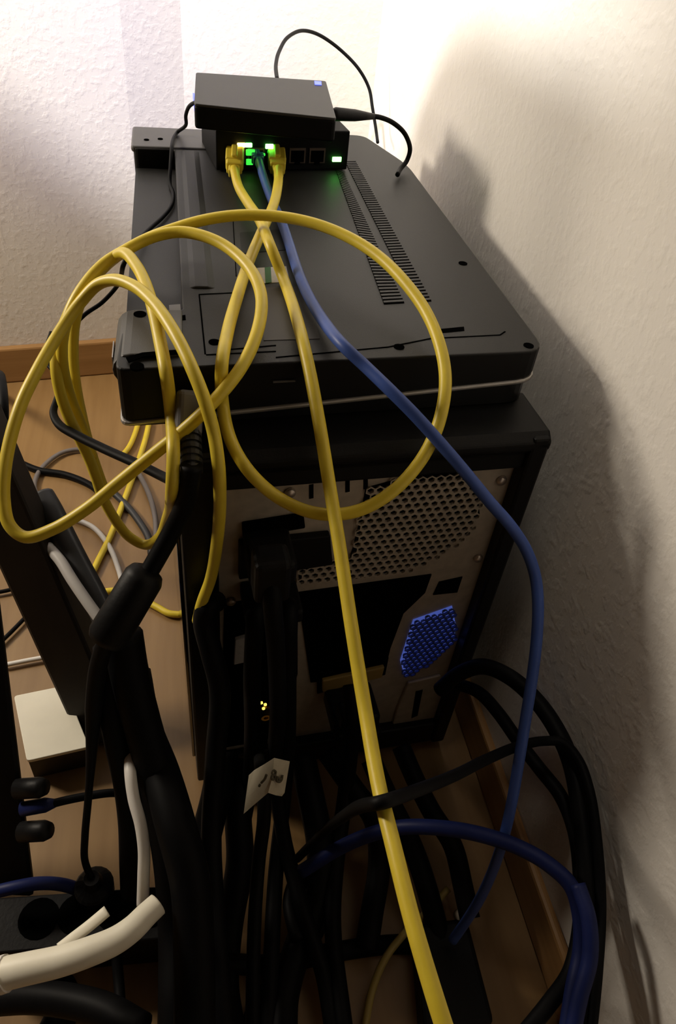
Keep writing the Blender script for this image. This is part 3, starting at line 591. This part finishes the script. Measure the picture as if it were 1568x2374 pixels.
# ------------------------------------------------------------------ left side clutter
cable('sleeved_cable', [D(98,1150,0.640), D(118,1185,0.635), D(145,1240,0.630), D(178,1305,0.625), D(214,1372,0.62), D(246,1440,0.615), D(270,1510,0.61)], 0.0105, 'sleeve', 'thick dark grey sleeved cable leaning beside the brown desk leg')
cable('data_cable', [G0(215,1046), G0(180,1042), G0(145,1049), G0(112,1070), G0(88,1098), G0(80,1130), G0(95,1165)], 0.0030, 'grey', 'grey cable curving over the floor at the top of the sleeved cable')
cable('data_cable', [D(112,1268,0.622), D(140,1300,0.612), D(168,1345,0.605), D(200,1392,0.600), D(238,1445,0.596)], 0.0046, 'palegrey', 'pale grey cable lying along the brown desk leg')
cable('floor_cable', [G0(40,1070), G0(90,1090), G0(150,1100), G0(205,1122), G0(240,1150)], 0.0042, 'black', 'short black cable flat on the floor behind the yellow coil')
cable('floor_cable', [G0(255,1135), G0(290,1168), G0(320,1205), G0(345,1248), G0(352,1290)], 0.0043, 'sleeve', 'dark grey cable on the floor inside the yellow coil')
cable('floor_cable', [G0(318,1090), G0(345,1145), G0(360,1200), G0(362,1255)], 0.0033, 'grey', 'thin grey cable on the floor nearest the tower side')
cable('floor_cable', [G0(165,1200), G0(215,1222), G0(252,1265), G0(275,1320), G0(290,1380)], 0.0030, 'palegrey', 'pale thin strand added for a shadow arc on the floor under the yellow coil')  # pale strand laid in place of a faint shadow arc
cable('floor_cable', [G0(-20,1376), G0(25,1367), G0(70,1352), G0(110,1330)], 0.0022, 'black', 'thin black wire on the floor at the left edge, upper one')
cable('floor_cable', [G0(-10,1500), G0(25,1466), G0(60,1430), G0(95,1392)], 0.0022, 'black', 'thin black wire slanting over the floor above the white box')
cable('floor_cable', [G0(10,1542), G0(60,1532), G0(120,1520), G0(160,1505)], 0.0024, 'white', 'thin white wire on the floor just above the white box')
cable('power_cable', [G0(-16,1090,0.006), D(2,1035,0.74), D(8,955,0.72), D(3,885,0.74), G0(-14,905,0.006)], 0.0050, 'black', 'black cable just entering at the left edge beside the yellow coil')
# white box on the floor
wb = empty('adapter_box', Z(115,1700,0.0), 'cream white adapter box with a flat lid lying on the floor', 'box')
wq = [Z(32,1613,0.034), Z(150,1589,0.034), Z(207,1731,0.034), Z(62,1764,0.034)]
obj('lid', prism(bmesh.new(), rounded(wq, [0.003]*4, 3), (0,0,-0.004)), 'cream', wb, bevel=0.001)
cc = sum(wq, Vector())/4
obj('body', prism(bmesh.new(), [Vector((cc.x+(p.x-cc.x)*0.96, cc.y+(p.y-cc.y)*0.96, 0.001)) for p in wq], (0,0,0.0285)), 'leg', wb, label='brown lower body')
# black device with connectors at the left edge
dv = empty('screen_housing', (D(0,1700,0.5).x, D(0,1700,0.5).y, 0), 'black device at the left edge with a blue plug and thumb screws', 'device')
e0, e1 = D(-2,1375,0.50), D(84,2085,0.545)
ed = e1-e0; lf = Vector((-0.98, 0.19, 0)); bk = Vector((0.10, 0.12, 0)).normalized()
obj('case', prism(bmesh.new(), [e0, e0+lf*0.10, e0+lf*0.10+Vector((0,0.05,0)), e0+Vector((-0.012,0.05,0))], ed), 'blackplug', dv, bevel=0.004)
for x, y in ((82,1825),(92,1925)):
    pa, pb = D(x-42,y+4,0.525), D(x+24,y,0.520); b = bmesh.new(); lathe(b, pa, pb-pa, [(0,0.0072),((pb-pa).length*0.8,0.0072),((pb-pa).length,0.0055)], 14); obj('thumb_screw', b, 'blackplug', dv, True)
pa, pb = D(52,1876,0.525), D(128,1862,0.522); b = bmesh.new(); lathe(b, pa, pb-pa, [(0,0.0052),((pb-pa).length*0.7,0.0052),((pb-pa).length,0.0030)], 14); obj('socket', b, 'navy', dv, True, label='blue connector')
cable('device_lead', [D(122,1863,0.522), D(150,1856,0.525), D(200,1846,0.53), D(262,1838,0.535), D(300,1842,0.54)], 0.0030, 'black', 'thin black lead leaving the blue plug of the device at the left edge')
# power strip
ps = empty('power_strip', Z(200,2150,0.0), 'black power strip crowded with plugs on the floor at bottom left', 'power strip')
pq = [Z(-60,2085,0.05), Z(405,2052,0.05), Z(395,2175,0.05), Z(-60,2215,0.05)]
obj('body', prism(bmesh.new(), rounded(pq, [0.006]*4, 3), (0,0,-0.0495)), 'blackplug', ps, bevel=0.004)
for x, y in ((90,2130), (180,2120), (270,2112), (345,2105)):
    obj('socket', lathe(bmesh.new(), Z(x, y, 0.0495), (0,0,1), [(0,0.014),(0.0012,0.014),(0.0013,0.011)], 20), 'hole', ps)
p = Z(222, 2066, 0.053); mp_ = obj('mains_plug', lathe(bmesh.new(), p, (0,0,1), [(0,0.0135),(0.010,0.0140),(0.012,0.0125),(0.016,0.0075),(0.024,0.0055)], 20), 'blackplug'); tag(mp_, 'round black mains plug in the power strip below the thin power cord', 'plug')
cable('network_cable', [D(-20,2070,0.52), D(30,2058,0.52), D(90,2048,0.525), D(150,2052,0.535), D(215,2078,0.55), D(270,2110,0.555)], 0.0046, 'navy', 'dark blue cable lying behind the power strip at the left edge')
# cream tube and white leads
ct = cable('plastic_tube', [D(6,2258,0.440), D(60,2246,0.440), D(140,2228,0.442), D(210,2205,0.445), D(268,2180,0.450), D(308,2152,0.455), D(338,2122,0.462), D(366,2096,0.468)], lambda t: 0.0094-0.0022*t, 'cream', 'fat cream plastic tube bending up at the lower left', 'tube')
pa, pb = D(-2,2262,0.440), D(16,2256,0.440); b = bmesh.new(); lathe(b, pa, pb-pa, [(0,0.0104),((pb-pa).length,0.0104)], 18); obj('end_collar', b, 'white', ct)
cable('white_strap', [D(138,2200,0.455), D(170,2175,0.46), D(205,2148,0.465), D(248,2112,0.47)], 0.0038, 'cream', 'short cream lead above the fat cream tube', 'cable', flat=0.5)
wc = cable('white_cable', [D(322,1670,0.525), D(306,1730,0.510), D(302,1785,0.492), D(310,1850,0.485), D(326,1910,0.482), D(334,1970,0.482), D(333,2030,0.485), D(331,2098,0.49)], 0.0040, 'white', 'white cable hanging between fat black cables above the power strip')
for pts, r, lab in (([D(-20,2318,0.50), D(80,2312,0.49), D(170,2322,0.48), D(250,2345,0.47), D(330,2390,0.46)], 0.0100, 'fat black cable along the bottom left edge of the picture'),
                    ([D(262,2140,0.54), D(268,2200,0.53), D(276,2280,0.52), D(282,2390,0.50)], 0.0038, 'thin black cable running down behind the cream tube'),
                    ([D(-10,2230,0.56), D(60,2260,0.55), D(120,2270,0.54), D(150,2330,0.52), D(120,2400,0.50)], 0.0110, 'fat black cable looping below the cream tube')):
    cable('power_cable', pts, r, 'black', lab)
